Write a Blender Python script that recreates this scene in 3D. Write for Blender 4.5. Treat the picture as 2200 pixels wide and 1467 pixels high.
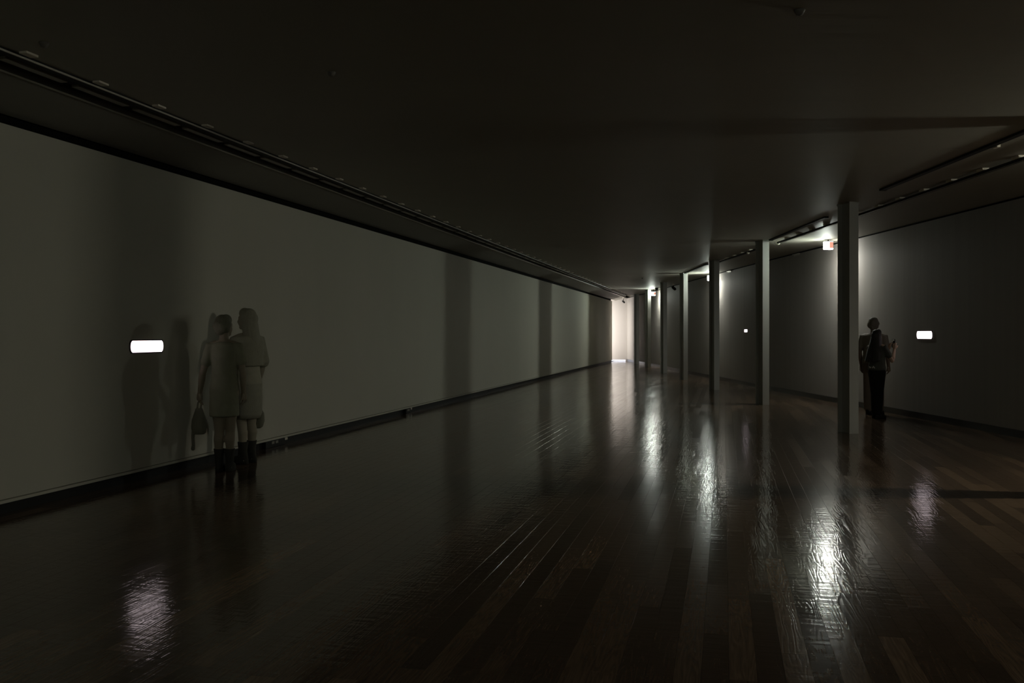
import bpy, bmesh, math, random
from mathutils import Vector, Matrix

random.seed(7)
sc = bpy.context.scene
for o in list(bpy.data.objects):
    bpy.data.objects.remove(o)

# ------------------------------------------------------------------ camera, world, exposure
H = 1.5                      # eye height
F = 1900.0                   # focal length in pixels of the 2200 px wide frame
cam = bpy.data.cameras.new('camera')
cam.sensor_width = 36.0
cam.lens = F / 2200.0 * 36.0
cam.shift_y = -16.5 / 2200.0
cam.clip_start = 0.05
cam.clip_end = 200
cam_o = bpy.data.objects.new('camera', cam)
cam_o.location = (0, 0, H)
cam_o.rotation_euler = (math.radians(90), 0, 0)
sc.collection.objects.link(cam_o)
sc.camera = cam_o

w = bpy.data.worlds.new('world')
sc.world = w
w.use_nodes = True
w.node_tree.nodes['Background'].inputs[0].default_value = (0.0, 0.0, 0.0, 1)
w.node_tree.nodes['Background'].inputs[1].default_value = 0.0

sc.view_settings.view_transform = 'Standard'
sc.view_settings.look = 'None'
sc.view_settings.gamma = 1.0
sc.view_settings.use_curve_mapping = False
sc.view_settings.exposure = 0.0
sc.cycles.use_denoising = True
sc.cycles.sample_clamp_indirect = 6.0
sc.cycles.sample_clamp_direct = 25.0
sc.cycles.max_bounces = 8
sc.cycles.diffuse_bounces = 5
sc.cycles.caustics_reflective = False
sc.cycles.caustics_refractive = False

SIGN_WHITE = 430.0           # radiance of the white diffusers of the emergency signs
SIGN_SIDE = 16.0             # their milky side walls
SIGN_ORANGE = 0.95
WINDOW_GLOW = 8.5            # daylight in the frosted window round the corner
SLIT_GLOW = 2.2              # wall lights

# ------------------------------------------------------------------ helpers
COL = sc.collection


def link(o, parent=None):
    COL.objects.link(o)
    if parent is not None:
        o.parent = parent
    return o


def mesh_from(name, verts, faces):
    me = bpy.data.meshes.new(name)
    me.from_pydata([tuple(v) for v in verts], [], faces)
    me.validate()
    bm = bmesh.new()
    bm.from_mesh(me)
    bmesh.ops.recalc_face_normals(bm, faces=bm.faces)
    bm.to_mesh(me)
    bm.free()
    return me


class MB:
    """collects simple solids into one mesh"""

    def __init__(self):
        self.v, self.f, self.m = [], [], []

    def add(self, vs, fs, mat=0):
        b = len(self.v)
        self.v += [tuple(p) for p in vs]
        self.f += [[i + b for i in f] for f in fs]
        self.m += [mat] * len(fs)
        return self

    def box(self, x0, x1, y0, y1, z0, z1, mat=0):
        vs = [(x0, y0, z0), (x1, y0, z0), (x1, y1, z0), (x0, y1, z0),
              (x0, y0, z1), (x1, y0, z1), (x1, y1, z1), (x0, y1, z1)]
        fs = [[0, 3, 2, 1], [4, 5, 6, 7], [0, 1, 5, 4], [1, 2, 6, 5], [2, 3, 7, 6], [3, 0, 4, 7]]
        return self.add(vs, fs, mat)

    def prism(self, poly, z0, z1, mat=0):
        n = len(poly)
        vs = [(p[0], p[1], z0) for p in poly] + [(p[0], p[1], z1) for p in poly]
        fs = [list(range(n))[::-1], list(range(n, 2 * n))]
        for i in range(n):
            j = (i + 1) % n
            fs.append([i, j, n + j, n + i])
        return self.add(vs, fs, mat)

    def tube(self, pts, rad, seg=12, flat=None, mat=0):
        """rounded tube through pts; rad a list of radii or (rx, ry) pairs"""
        pts = [Vector(p) for p in pts]
        n = len(pts)
        rings = []
        ref = None
        for i in range(n):
            a = pts[max(0, i - 1)]
            b = pts[min(n - 1, i + 1)]
            d = (b - a).normalized()
            if ref is None:
                ref = Vector((1, 0, 0)) if abs(d.x) < 0.9 else Vector((0, 1, 0))
            s = (ref - d * ref.dot(d)).normalized()
            ref = s
            t = d.cross(s)
            r = rad[i]
            rx, ry = r if isinstance(r, tuple) else (r, r)
            rings.append([pts[i] + s * (rx * math.cos(2 * math.pi * k / seg)) + t * (ry * math.sin(2 * math.pi * k / seg)) for k in range(seg)])
        # round the two ends a little
        vs, fs = [], []
        for r in rings:
            vs += r
        for i in range(n - 1):
            for k in range(seg):
                k2 = (k + 1) % seg
                fs.append([i * seg + k, i * seg + k2, (i + 1) * seg + k2, (i + 1) * seg + k])

        def cap(i, sgn):
            d = (pts[i] - pts[i + (1 if sgn < 0 else -1)]).normalized()
            r = rad[i]
            r = min(r) if isinstance(r, tuple) else r
            b = len(vs)
            c = pts[i]
            for k in range(seg):
                vs.append(c + (rings[i][k] - c) * 0.7 + d * r * 0.6)
            tip = len(vs)
            vs.append(c + d * r * 0.85)
            for k in range(seg):
                k2 = (k + 1) % seg
                fs.append([i * seg + k, i * seg + k2, b + k2, b + k])
                fs.append([b + k, b + k2, tip])
        cap(0, -1)
        cap(n - 1, 1)
        return self.add(vs, fs, mat)

    def ball(self, c, r, seg=16, rings=10, mat=0, rot=None):
        rx, ry, rz = r if isinstance(r, tuple) else (r, r, r)
        vs, fs = [], []
        R = rot or Matrix.Identity(3)
        c = Vector(c)
        for i in range(1, rings):
            th = math.pi * i / rings
            for k in range(seg):
                ph = 2 * math.pi * k / seg
                vs.append(c + R @ Vector((rx * math.sin(th) * math.cos(ph), ry * math.sin(th) * math.sin(ph), rz * math.cos(th))))
        top = len(vs)
        vs.append(c + R @ Vector((0, 0, rz)))
        bot = len(vs)
        vs.append(c + R @ Vector((0, 0, -rz)))
        for i in range(rings - 2):
            for k in range(seg):
                k2 = (k + 1) % seg
                fs.append([i * seg + k, i * seg + k2, (i + 1) * seg + k2, (i + 1) * seg + k])
        for k in range(seg):
            k2 = (k + 1) % seg
            fs.append([top, k2, k])
            fs.append([bot, (rings - 2) * seg + k, (rings - 2) * seg + k2])
        return self.add(vs, fs, mat)

    def loft(self, rings, seg=24, mat=0, power=2.0):
        """rings: (cx, cy, z, rx, ry)"""
        vs, fs = [], []
        for (cx, cy, z, rx, ry) in rings:
            for k in range(seg):
                a = 2 * math.pi * k / seg
                ca, sa = math.cos(a), math.sin(a)
                x = math.copysign(abs(ca) ** (2 / power), ca)
                y = math.copysign(abs(sa) ** (2 / power), sa)
                vs.append((cx + rx * x, cy + ry * y, z))
        n = len(rings)
        for i in range(n - 1):
            for k in range(seg):
                k2 = (k + 1) % seg
                fs.append([i * seg + k, i * seg + k2, (i + 1) * seg + k2, (i + 1) * seg + k])
        fs.append(list(range(seg))[::-1])
        fs.append(list(range((n - 1) * seg, n * seg)))
        return self.add(vs, fs, mat)

    def build(self, name, mats, parent=None, smooth=False, bevel=0.0):
        me = mesh_from(name, self.v, self.f)
        if not isinstance(mats, (list, tuple)):
            mats = [mats]
        for m in mats:
            me.materials.append(m)
        if len(mats) > 1:
            for p, mi in zip(me.polygons, self.m):
                p.material_index = mi
        if smooth:
            for p in me.polygons:
                p.use_smooth = True
        o = bpy.data.objects.new(name, me)
        link(o, parent)
        if bevel:
            b = o.modifiers.new('bevel', 'BEVEL')
            b.width = bevel
            b.segments = 2
            b.limit_method = 'ANGLE'
        return o

    def build_fused(self, name, mat, parent=None, voxel=0.008, smooth=4):
        """one continuous skin grown over everything collected"""
        me = mesh_from(name + '_raw', self.v, self.f)
        o = bpy.data.objects.new(name + '_raw', me)
        COL.objects.link(o)
        r = o.modifiers.new('r', 'REMESH')
        r.mode = 'VOXEL'
        r.voxel_size = voxel
        s = o.modifiers.new('s', 'SMOOTH')
        s.iterations = smooth
        s.factor = 0.5
        dg = bpy.context.evaluated_depsgraph_get()
        dg.update()
        out = bpy.data.meshes.new_from_object(o.evaluated_get(dg))
        bpy.data.objects.remove(o)
        bpy.data.meshes.remove(me)
        out.name = name
        out.materials.clear()
        out.materials.append(mat)
        for p in out.polygons:
            p.use_smooth = True
        ob = bpy.data.objects.new(name, out)
        link(ob, parent)
        return ob


def empty(name, loc, rz=0.0, label=None, cat=None, group=None):
    o = bpy.data.objects.new(name, None)
    o.empty_display_size = 0.2
    o.location = loc
    o.rotation_euler = (0, 0, rz)
    link(o)
    if label:
        o['label'] = label
    if cat:
        o['category'] = cat
    if group:
        o['group'] = group
    return o


def tag(o, label, cat, group=None):
    o['label'] = label
    o['category'] = cat
    if group:
        o['group'] = group
    return o


def struct(o):
    o['kind'] = 'structure'
    return o


# ------------------------------------------------------------------ materials
def principled(name, color, rough=0.5, metal=0.0, spec=0.5):
    m = bpy.data.materials.new(name)
    m.use_nodes = True
    b = m.node_tree.nodes['Principled BSDF']
    b.inputs['Base Color'].default_value = (*color, 1)
    b.inputs['Roughness'].default_value = rough
    b.inputs['Metallic'].default_value = metal
    b.inputs['Specular IOR Level'].default_value = spec
    return m


def N(m, typ, **kw):
    n = m.node_tree.nodes.new(typ)
    for k, v in kw.items():
        if k in n.inputs:
            n.inputs[k].default_value = v
        else:
            setattr(n, k, v)
    return n


def L(m, a, b):
    m.node_tree.links.new(a, b)


def painted(name, color, rough=0.6, vary=0.08, scale=(3, 3, 3), bump=0.0, bump_scale=(40, 40, 40), spec=0.3, metal=0.0, rot=0.0):
    m = principled(name, color, rough, metal, spec)
    b = m.node_tree.nodes['Principled BSDF']
    tc = N(m, 'ShaderNodeTexCoord')
    mp = N(m, 'ShaderNodeMapping')
    mp.inputs['Scale'].default_value = scale
    mp.inputs['Rotation'].default_value = (0, 0, rot)
    L(m, tc.outputs['Object'], mp.inputs['Vector'])
    no = N(m, 'ShaderNodeTexNoise')
    no.inputs['Scale'].default_value = 1.0
    no.inputs['Detail'].default_value = 5.0
    L(m, mp.outputs['Vector'], no.inputs['Vector'])
    mx = N(m, 'ShaderNodeMixRGB')
    c1 = tuple(max(0, c * (1 - vary)) for c in color)
    c2 = tuple(min(1, c * (1 + vary)) for c in color)
    mx.inputs['Color1'].default_value = (*c1, 1)
    mx.inputs['Color2'].default_value = (*c2, 1)
    L(m, no.outputs['Fac'], mx.inputs['Fac'])
    L(m, mx.outputs['Color'], b.inputs['Base Color'])
    if bump:
        mp2 = N(m, 'ShaderNodeMapping')
        mp2.inputs['Scale'].default_value = bump_scale
        mp2.inputs['Rotation'].default_value = (0, 0, rot)
        L(m, tc.outputs['Object'], mp2.inputs['Vector'])
        n2 = N(m, 'ShaderNodeTexNoise')
        n2.inputs['Scale'].default_value = 1.0
        n2.inputs['Detail'].default_value = 3.0
        L(m, mp2.outputs['Vector'], n2.inputs['Vector'])
        bp = N(m, 'ShaderNodeBump')
        bp.inputs['Strength'].default_value = bump
        bp.inputs['Distance'].default_value = 0.02
        L(m, n2.outputs['Fac'], bp.inputs['Height'])
        L(m, bp.outputs['Normal'], b.inputs['Normal'])
    return m


def glowing(name, color, strength):
    m = bpy.data.materials.new(name)
    m.use_nodes = True
    nt = m.node_tree
    nt.nodes.remove(nt.nodes['Principled BSDF'])
    e = nt.nodes.new('ShaderNodeEmission')
    e.inputs[0].default_value = (*color, 1)
    e.inputs[1].default_value = strength
    nt.links.new(e.outputs[0], nt.nodes['Material Output'].inputs['Surface'])
    return m


def wood(name, per_object):
    m = principled(name, (0.05, 0.03, 0.02), 0.2, 0, 0.62)
    b = m.node_tree.nodes['Principled BSDF']
    tc = N(m, 'ShaderNodeTexCoord')
    if per_object:
        seed = N(m, 'ShaderNodeObjectInfo').outputs['Random']
        vec = tc.outputs['Object']
    else:
        at = N(m, 'ShaderNodeAttribute')
        at.attribute_name = 'plank_seed'
        seed = at.outputs['Fac']
        vec = tc.outputs['Object']
    ml = N(m, 'ShaderNodeMath', operation='MULTIPLY')
    ml.inputs[1].default_value = 57.0
    L(m, seed, ml.inputs[0])
    cb = N(m, 'ShaderNodeCombineXYZ')
    L(m, ml.outputs[0], cb.inputs[0])
    L(m, ml.outputs[0], cb.inputs[1])
    L(m, ml.outputs[0], cb.inputs[2])
    ad = N(m, 'ShaderNodeVectorMath', operation='ADD')
    L(m, vec, ad.inputs[0])
    L(m, cb.outputs[0], ad.inputs[1])
    # cathedral grain: rings stretched along the plank (local y)
    mp = N(m, 'ShaderNodeMapping')
    mp.inputs['Scale'].default_value = (9.0, 0.9, 9.0)
    L(m, ad.outputs[0], mp.inputs['Vector'])
    no = N(m, 'ShaderNodeTexNoise')
    no.inputs['Scale'].default_value = 1.0
    no.inputs['Detail'].default_value = 2.0
    L(m, mp.outputs['Vector'], no.inputs['Vector'])
    rg = N(m, 'ShaderNodeMath', operation='MULTIPLY')
    rg.inputs[1].default_value = 90.0
    L(m, no.outputs['Fac'], rg.inputs[0])
    sn = N(m, 'ShaderNodeMath', operation='SINE')
    L(m, rg.outputs[0], sn.inputs[0])
    # fine pores
    mp2 = N(m, 'ShaderNodeMapping')
    mp2.inputs['Scale'].default_value = (140.0, 5.0, 140.0)
    L(m, ad.outputs[0], mp2.inputs['Vector'])
    n2 = N(m, 'ShaderNodeTexNoise')
    n2.inputs['Scale'].default_value = 1.0
    n2.inputs['Detail'].default_value = 3.0
    L(m, mp2.outputs['Vector'], n2.inputs['Vector'])
    # plank tone
    cr = N(m, 'ShaderNodeValToRGB')
    el = cr.color_ramp.elements
    el[0].position = 0.0
    el[0].color = (0.075, 0.051, 0.034, 1)
    el[1].position = 1.0
    el[1].color = (0.19, 0.128, 0.080, 1)
    for p, c in ((0.3, (0.095, 0.064, 0.042, 1)), (0.6, (0.115, 0.077, 0.050, 1)), (0.85, (0.14, 0.094, 0.060, 1))):
        e = el.new(p)
        e.color = c
    wn = N(m, 'ShaderNodeTexWhiteNoise', noise_dimensions='1D')
    L(m, seed, wn.inputs['W'])
    L(m, wn.outputs['Value'], cr.inputs['Fac'])
    mr = N(m, 'ShaderNodeMapRange')
    mr.inputs['From Min'].default_value = -1
    mr.inputs['From Max'].default_value = 1
    mr.inputs['To Min'].default_value = 0.84
    mr.inputs['To Max'].default_value = 1.15
    L(m, sn.outputs[0], mr.inputs['Value'])
    mr2 = N(m, 'ShaderNodeMapRange')
    mr2.inputs['From Min'].default_value = 0.3
    mr2.inputs['From Max'].default_value = 0.7
    mr2.inputs['To Min'].default_value = 0.82
    mr2.inputs['To Max'].default_value = 1.2
    L(m, n2.outputs['Fac'], mr2.inputs['Value'])
    mm = N(m, 'ShaderNodeMath', operation='MULTIPLY')
    L(m, mr.outputs[0], mm.inputs[0])
    L(m, mr2.outputs[0], mm.inputs[1])
    vm = N(m, 'ShaderNodeVectorMath', operation='SCALE')
    L(m, cr.outputs['Color'], vm.inputs[0])
    L(m, mm.outputs[0], vm.inputs['Scale'])
    L(m, vm.outputs[0], b.inputs['Base Color'])
    # relief of the grain, a slow waviness of the varnish
    h = N(m, 'ShaderNodeMath', operation='MULTIPLY')
    h.inputs[1].default_value = 0.28
    L(m, sn.outputs[0], h.inputs[0])
    h2 = N(m, 'ShaderNodeMath', operation='ADD')
    L(m, h.outputs[0], h2.inputs[0])
    hp = N(m, 'ShaderNodeMath', operation='MULTIPLY')
    hp.inputs[1].default_value = 0.4
    L(m, n2.outputs['Fac'], hp.inputs[0])
    L(m, hp.outputs[0], h2.inputs[1])
    # scraper marks across the boards
    mp3 = N(m, 'ShaderNodeMapping')
    mp3.inputs['Scale'].default_value = (1.2, 20.0, 1.2)
    L(m, ad.outputs[0], mp3.inputs['Vector'])
    n3 = N(m, 'ShaderNodeTexNoise')
    n3.inputs['Scale'].default_value = 1.0
    n3.inputs['Detail'].default_value = 2.0
    L(m, mp3.outputs['Vector'], n3.inputs['Vector'])
    m3 = N(m, 'ShaderNodeMath', operation='MULTIPLY')
    m3.inputs[1].default_value = 4.0
    L(m, n3.outputs['Fac'], m3.inputs[0])
    h3 = N(m, 'ShaderNodeMath', operation='ADD')
    L(m, h2.outputs[0], h3.inputs[0])
    L(m, m3.outputs[0], h3.inputs[1])
    bp = N(m, 'ShaderNodeBump')
    bp.inputs['Strength'].default_value = 0.17
    bp.inputs['Distance'].default_value = 0.002
    L(m, h3.outputs[0], bp.inputs['Height'])
    L(m, bp.outputs['Normal'], b.inputs['Normal'])
    # each plank a little glossier or duller
    ra = N(m, 'ShaderNodeMapRange')
    ra.inputs['To Min'].default_value = 0.085
    ra.inputs['To Max'].default_value = 0.125
    L(m, wn.outputs['Value'], ra.inputs['Value'])
    L(m, ra.outputs[0], b.inputs['Roughness'])
    return m


LDIR = math.atan2(0.2334, 0.9724)     # the left wall runs this far clockwise of straight ahead
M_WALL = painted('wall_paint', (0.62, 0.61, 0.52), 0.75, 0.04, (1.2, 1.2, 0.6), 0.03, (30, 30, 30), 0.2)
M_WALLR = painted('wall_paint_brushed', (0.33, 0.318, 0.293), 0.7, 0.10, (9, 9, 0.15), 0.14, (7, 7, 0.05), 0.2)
M_CEIL = painted('ceiling_paint', (0.38, 0.37, 0.315), 0.55, 0.06, (1.5, 1.5, 1.5), 0.12, (0.5, 9.0, 1.0), 0.35, rot=LDIR)
M_SOFFIT = painted('soffit_paint', (0.26, 0.25, 0.22), 0.6, 0.06, (1.5, 1.5, 1.5), 0, spec=0.25)
M_BLACK = painted('black_paint', (0.012, 0.012, 0.011), 0.6, 0.2, (8, 8, 8), spec=0.3)
M_BASE = painted('black_baseboard_lacquer', (0.014, 0.012, 0.012), 0.28, 0.2, (8, 8, 8), spec=0.5)
M_DARK = painted('recess_black', (0.008, 0.008, 0.007), 0.9, 0.2, (8, 8, 8), spec=0.05)
M_STEEL = painted('column_grey_paint', (0.42, 0.435, 0.405), 0.5, 0.08, (6, 6, 1), 0.04, (60, 60, 60), 0.35)
M_ALU = principled('aluminium', (0.55, 0.54, 0.5), 0.28, 0.9)
M_RAIL = painted('rail_anodised', (0.62, 0.60, 0.53), 0.35, 0.05, spec=0.6)
M_CLIP = painted('clip_white_plastic', (0.80, 0.75, 0.64), 0.5, 0.0)
M_SPRINK = painted('sprinkler_grey', (0.16, 0.15, 0.13), 0.5, 0.1)
M_DIFF = painted('grey_diffuser', (0.30, 0.29, 0.25), 0.35, 0.06, spec=0.5)
M_WOOD_O = wood('dark_wood_plank', True)
M_WOOD_J = wood('dark_wood_floor', False)
M_SUB = painted('subfloor', (0.012, 0.009, 0.007), 0.9, 0.2)
M_SIGN = glowing('sign_diffuser', (0.90, 1.0, 0.88), SIGN_WHITE)
M_FILL_REAR = glowing('rear_fill_diffuser', (0.96, 1.0, 0.88), SIGN_WHITE * 1.35)
M_SIGN_WIDE = glowing('sign_diffuser_long', (1.0, 0.98, 0.82), SIGN_WHITE * 0.68)
M_SIGN_DOWN0 = glowing('sign_bottom_diffuser_long', (1.0, 0.90, 0.74), SIGN_WHITE * 0.75)
M_SIGN_MID = glowing('sign_diffuser_mid', (0.90, 1.0, 0.88), SIGN_WHITE * 1.35)
M_SIGN_FAR = glowing('sign_diffuser_far', (0.90, 1.0, 0.88), SIGN_WHITE * 2.3)
M_SIGN_SIDE = glowing('sign_side_wall', (0.95, 1.0, 0.90), SIGN_SIDE)
M_SIGN_DOWN = glowing('sign_bottom_diffuser', (1.0, 0.98, 0.90), SIGN_WHITE * 1.35)
M_SIGN_BACK = glowing('sign_rear_diffuser', (1.0, 0.97, 0.90), SIGN_WHITE * 0.9)
M_ORANGE = glowing('sign_orange_panel', (1.0, 0.44, 0.31), SIGN_ORANGE)
M_WINDOW = glowing('frosted_daylight', (1.0, 0.92, 0.88), WINDOW_GLOW)
M_SLIT = glowing('wall_light_lens', (1.0, 0.83, 0.87), SLIT_GLOW)
M_STRIP = glowing('floor_light_strip', (0.86, 0.88, 1.0), 1.6)
M_HAIR = painted('dark_hair', (0.03, 0.027, 0.022), 0.5, 0.3, (60, 60, 4), 0.3, (180, 180, 8))

# ------------------------------------------------------------------ plan of the hall
U = Vector((0.2334, 0.9724, 0)).normalized()      # along the left wall
V = Vector((U.y, -U.x, 0))                        # across, away from the left wall
P0 = Vector((-4.23, 7.31, 0))                     # a point of the left wall's foot
U0, U1 = -14.0, 41.0                              # ends of the left wall along U
CEIL = H + 1.98


def uv(u, v, z=0.0):
    p = P0 + U * u + V * v
    return Vector((p.x, p.y, z))


RWP = [(-7, 8.0), (0, 7.8), (7, 7.56), (11.4, 7.38), (15.2, 7.23), (19, 7.07), (22.8, 6.90), (27.5, 6.75),
       (32, 6.67), (37.4, 6.62), (43, 6.53), (49.2, 6.3), (50.5, 6.28)]


def RW(d):
    for (a, xa), (b, xb) in zip(RWP, RWP[1:]):
        if d <= b:
            t = (d - a) / (b - a)
            return xa + (xb - xa) * t
    return RWP[-1][1]


# smooth the right wall's line
RD = [(-7 + i * 0.75) for i in range(int(57.0 / 0.75) + 1)]
RXR = [sum(RW(d + k * 0.8) for k in range(-3, 4)) / 7 for d in RD]


def RWS(d):
    i = max(0, min(len(RD) - 2, int((d - RD[0]) / 0.75)))
    t = (d - RD[i]) / 0.75
    return RXR[i] + (RXR[i + 1] - RXR[i]) * t


def uvbox(mb, u0, u1, v0, v1, z0, z1, mat=0):
    return mb.prism([uv(u0, v0), uv(u1, v0), uv(u1, v1), uv(u0, v1)], z0, z1, mat)


def right_strip(mb, off0, off1, z0, z1, d0=-7.0, d1=49.9, mat=0):
    """a band that follows the curved right wall between two offsets from its face"""
    ds = [d for d in RD if d0 <= d <= d1]
    near = [(RWS(d) + off0, d) for d in ds]
    far = [(RWS(d) + off1, d) for d in ds]
    n = len(ds)
    vs = [(x, y, z0) for x, y in near] + [(x, y, z0) for x, y in far] + [(x, y, z1) for x, y in near] + [(x, y, z1) for x, y in far]
    fs = []
    for i in range(n - 1):
        fs.append([i, i + 1, n + i + 1, n + i])
        fs.append([2 * n + i, 2 * n + i + 1, 3 * n + i + 1, 3 * n + i])
        fs.append([i, i + 1, 2 * n + i + 1, 2 * n + i])
        fs.append([n + i, n + i + 1, 3 * n + i + 1, 3 * n + i])
    fs.append([0, n, 3 * n, 2 * n])
    fs.append([n - 1, 2 * n - 1, 4 * n - 1, 3 * n - 1])
    return mb.add(vs, fs, mat)


# ------------------------------------------------------------------ setting
# floor: slab, then planks
floor = struct(MB().box(-12, 12, -7.2, 50.4, -0.22, -0.021).build('floor', M_SUB))

WALLTOP = 3.246
mb = MB()
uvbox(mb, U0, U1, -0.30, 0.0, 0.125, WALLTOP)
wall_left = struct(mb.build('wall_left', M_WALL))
mb = MB()
uvbox(mb, U0, U1, -0.30, -0.035, 0.0, 0.0925)
struct(mb.build('baseboard_left', M_BLACK))
mb = MB()
uvbox(mb, U0, U1, -0.03, 0.012, 0.0925, 0.118)
struct(mb.build('trim_1', M_WALL))
mb = MB()                                           # shadow gap over the left wall
uvbox(mb, U0, U1 + 0.0, -0.30, -0.06, WALLTOP, CEIL + 0.1)
struct(mb.build('trim_2', M_DARK))

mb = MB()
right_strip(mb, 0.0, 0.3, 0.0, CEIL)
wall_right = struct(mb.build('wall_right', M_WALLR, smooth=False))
mb = MB()
right_strip(mb, -0.018, -0.001, 0.0, 0.11)
struct(mb.build('baseboard_right', M_BASE))
mb = MB()
right_strip(mb, -0.012, -0.001, CEIL - 0.028, CEIL - 0.002)
struct(mb.build('trim_3', M_DARK))

# main ceiling with the slot beside the left wall
SLOT0, SLOT1 = 0.55, 0.98
a0 = uv(U0 - 2, SLOT1)
a1 = uv(U1 + 3.5, SLOT1)
mb = MB().prism([(a0.x, a0.y), (9.0, a0.y), (9.0, a1.y), (a1.x, a1.y)], CEIL, CEIL + 0.16)
ceiling = struct(mb.build('ceiling', M_CEIL))
mb = MB()
uvbox(mb, U0 - 2, U1 + 3.5, SLOT0 - 0.2, SLOT1 + 0.0, CEIL + 0.12, CEIL + 0.2)
struct(mb.build('trim_4', M_DARK))
mb = MB()                                           # soffit between slot and wall, falling towards the wall
p = [uv(U0 - 2, -0.02, H + 1.83), uv(U1 + 3.5, -0.02, H + 1.83), uv(U1 + 3.5, SLOT0, CEIL), uv(U0 - 2, SLOT0, CEIL)]
q = [v + Vector((0, 0, 0.12)) for v in p]
mb.add(p + q, [[0, 1, 2, 3], [4, 7, 6, 5], [0, 4, 5, 1], [1, 5, 6, 2], [2, 6, 7, 3], [3, 7, 4, 0]])
struct(mb.build('trim_5', M_SOFFIT))

# far end: the hall turns left behind the end of the long wall; a frosted window lights the end wall
M_END = painted('wall_paint_pale', (0.62, 0.60, 0.57), 0.7, 0.03, (4, 4, 0.2), 0, spec=0.2)
struct(MB().box(2.5, 7.2, 48.7, 49.0, 0, CEIL).build('wall_end', M_END))
struct(MB().box(3.6, 5.06, 47.30, 47.42, 0, CEIL).build('wall_passage', M_WALL))
struct(MB().box(2.6, 5.6, 46.6, 49.3, CEIL + 0.0, CEIL + 0.15).build('trim_6', M_CEIL))
struct(MB().box(-9, 9, -7.3, -7.0, 0, CEIL).build('wall_back', M_WALL))
win = MB().box(4.60, 4.62, 47.48, 48.62, 0.06, 3.36).build('window_1', M_WINDOW)
struct(win)
mb = MB()
for y0, y1 in ((47.43, 47.48), (48.62, 48.69), (48.03, 48.06)):
    mb.box(4.57, 4.66, y0, y1, 0.0, 3.44)
mb.box(4.57, 4.66, 47.43, 48.69, 0.0, 0.06).box(4.57, 4.66, 47.43, 48.69, 3.36, 3.44)
mb.build('window_frame', M_ALU, win)
struct(MB().box(4.3, 4.56, 47.43, 48.7, 0, CEIL).build('wall_window', M_WALL))
ls = MB().box(4.7, 6.25, 48.685, 48.699, 0.01, 0.07).build('light_strip', M_STRIP)
tag(ls, 'thin bluish white light strip along the foot of the bright end wall', 'light')

# ------------------------------------------------------------------ floor planks
PW = 0.12
LENS = [0.9, 1.2, 1.5, 1.8]


def plank_geo(wd, ln, ch=0.0005, z0=-0.02):
    g = 0.0004
    x0, x1, y0, y1 = -wd / 2 + g, wd / 2 - g, -ln / 2 + g, ln / 2 - g
    vs = [(x0, y0, z0), (x1, y0, z0), (x1, y1, z0), (x0, y1, z0),
          (x0, y0, -ch), (x1, y0, -ch), (x1, y1, -ch), (x0, y1, -ch),
          (x0 + ch, y0 + ch, 0), (x1 - ch, y0 + ch, 0), (x1 - ch, y1 - ch, 0), (x0 + ch, y1 - ch, 0)]
    fs = [[8, 9, 10, 11]]
    for i in range(4):
        j = (i + 1) % 4
        fs.append([i, j, 4 + j, 4 + i])
        fs.append([4 + i, 4 + j, 8 + j, 8 + i])
    return vs, fs


planks = []
rows = int(15.6 / PW)
for r in range(rows):
    vv = PW * (r + 0.5) + 0.02 - 0.06
    u = -11.5 - random.random() * 1.8
    while u < 44.5:
        ln = random.choice(LENS)
        c = uv(u + ln / 2, vv)
        if c.y - 1.0 < 49.2 and c.x < RWS(min(49, max(-6.5, c.y))) + 0.25 and c.y > -4.0:
            planks.append((u + ln / 2, vv, ln, c))
        u += ln
# the planks that show largest in the view
def seen(c):
    return c.y > 3.3 and abs(c.x) < 0.60 * c.y + 0.15


vis = sorted([p for p in planks if seen(p[3])], key=lambda p: p[3].length)
near = set(id(p) for p in vis[:300])
ang = -LDIR
mesh_len = {}
for ln in LENS:
    vs, fs = plank_geo(PW, ln)
    me = mesh_from('plank', vs, fs)
    me.materials.append(M_WOOD_O)
    mesh_len[ln] = me
jv, jf, seeds = [], [], []
for p in planks:
    uc, vc, ln, c = p
    tilt = (random.random() - 0.5) * 0.004
    if id(p) in near:
        o = bpy.data.objects.new('plank', mesh_len[ln])
        o.location = (c.x, c.y, 0)
        o.rotation_euler = (0, tilt, ang)
        link(o, floor)
    else:
        vs, fs = plank_geo(PW, ln)
        b = len(jv)
        dz = [x * -tilt for x in (0,)]
        jv += [(x + vc, y + uc, z - x * tilt) for (x, y, z) in vs]
        jf += [[i + b for i in f] for f in fs]
        seeds += [random.random()] * len(fs)
me = bpy.data.meshes.new('planks')
me.from_pydata(jv, [], jf)
at = me.attributes.new('plank_seed', 'FLOAT', 'FACE')
at.data.foreach_set('value', seeds)
me.materials.append(M_WOOD_J)
o = bpy.data.objects.new('distant_planks', me)
o.location = (P0.x, P0.y, 0)
o.rotation_euler = (0, 0, ang)
o['kind'] = 'stuff'
link(o, floor)

# ------------------------------------------------------------------ steel columns
COLS = [(4.98, 8.2), (5.09, 13.4), (5.32, 18.8), (5.43, 23.75), (5.61, 28.9), (5.83, 34.0), (6.06, 39.4), (6.22, 44.2)]
COL_LABEL = [
    'grey steel H-column just beyond the right frame edge, source of the dark shadow bar across the floor',
    'largest grey steel H-column, hiding half of the nearest glowing sign',
    'second grey steel H-column with a pale green lit flange, holding the end of the ladder-like rail',
    'third grey steel H-column, all dark, with a lit strip of wall to its right',
    'fourth steel H-column with a narrow lit flange, fourth in line counting from the nearest',
    'fifth steel H-column, black against the wall, just right of the small orange and white sign',
    'sixth steel H-column with one white lit flange, just left of the small orange and white sign',
    'farthest steel H-column, a black bar beside the bright end wall',
]
PHI = math.radians(14)
BF, HD = 0.155, 0.30


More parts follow.
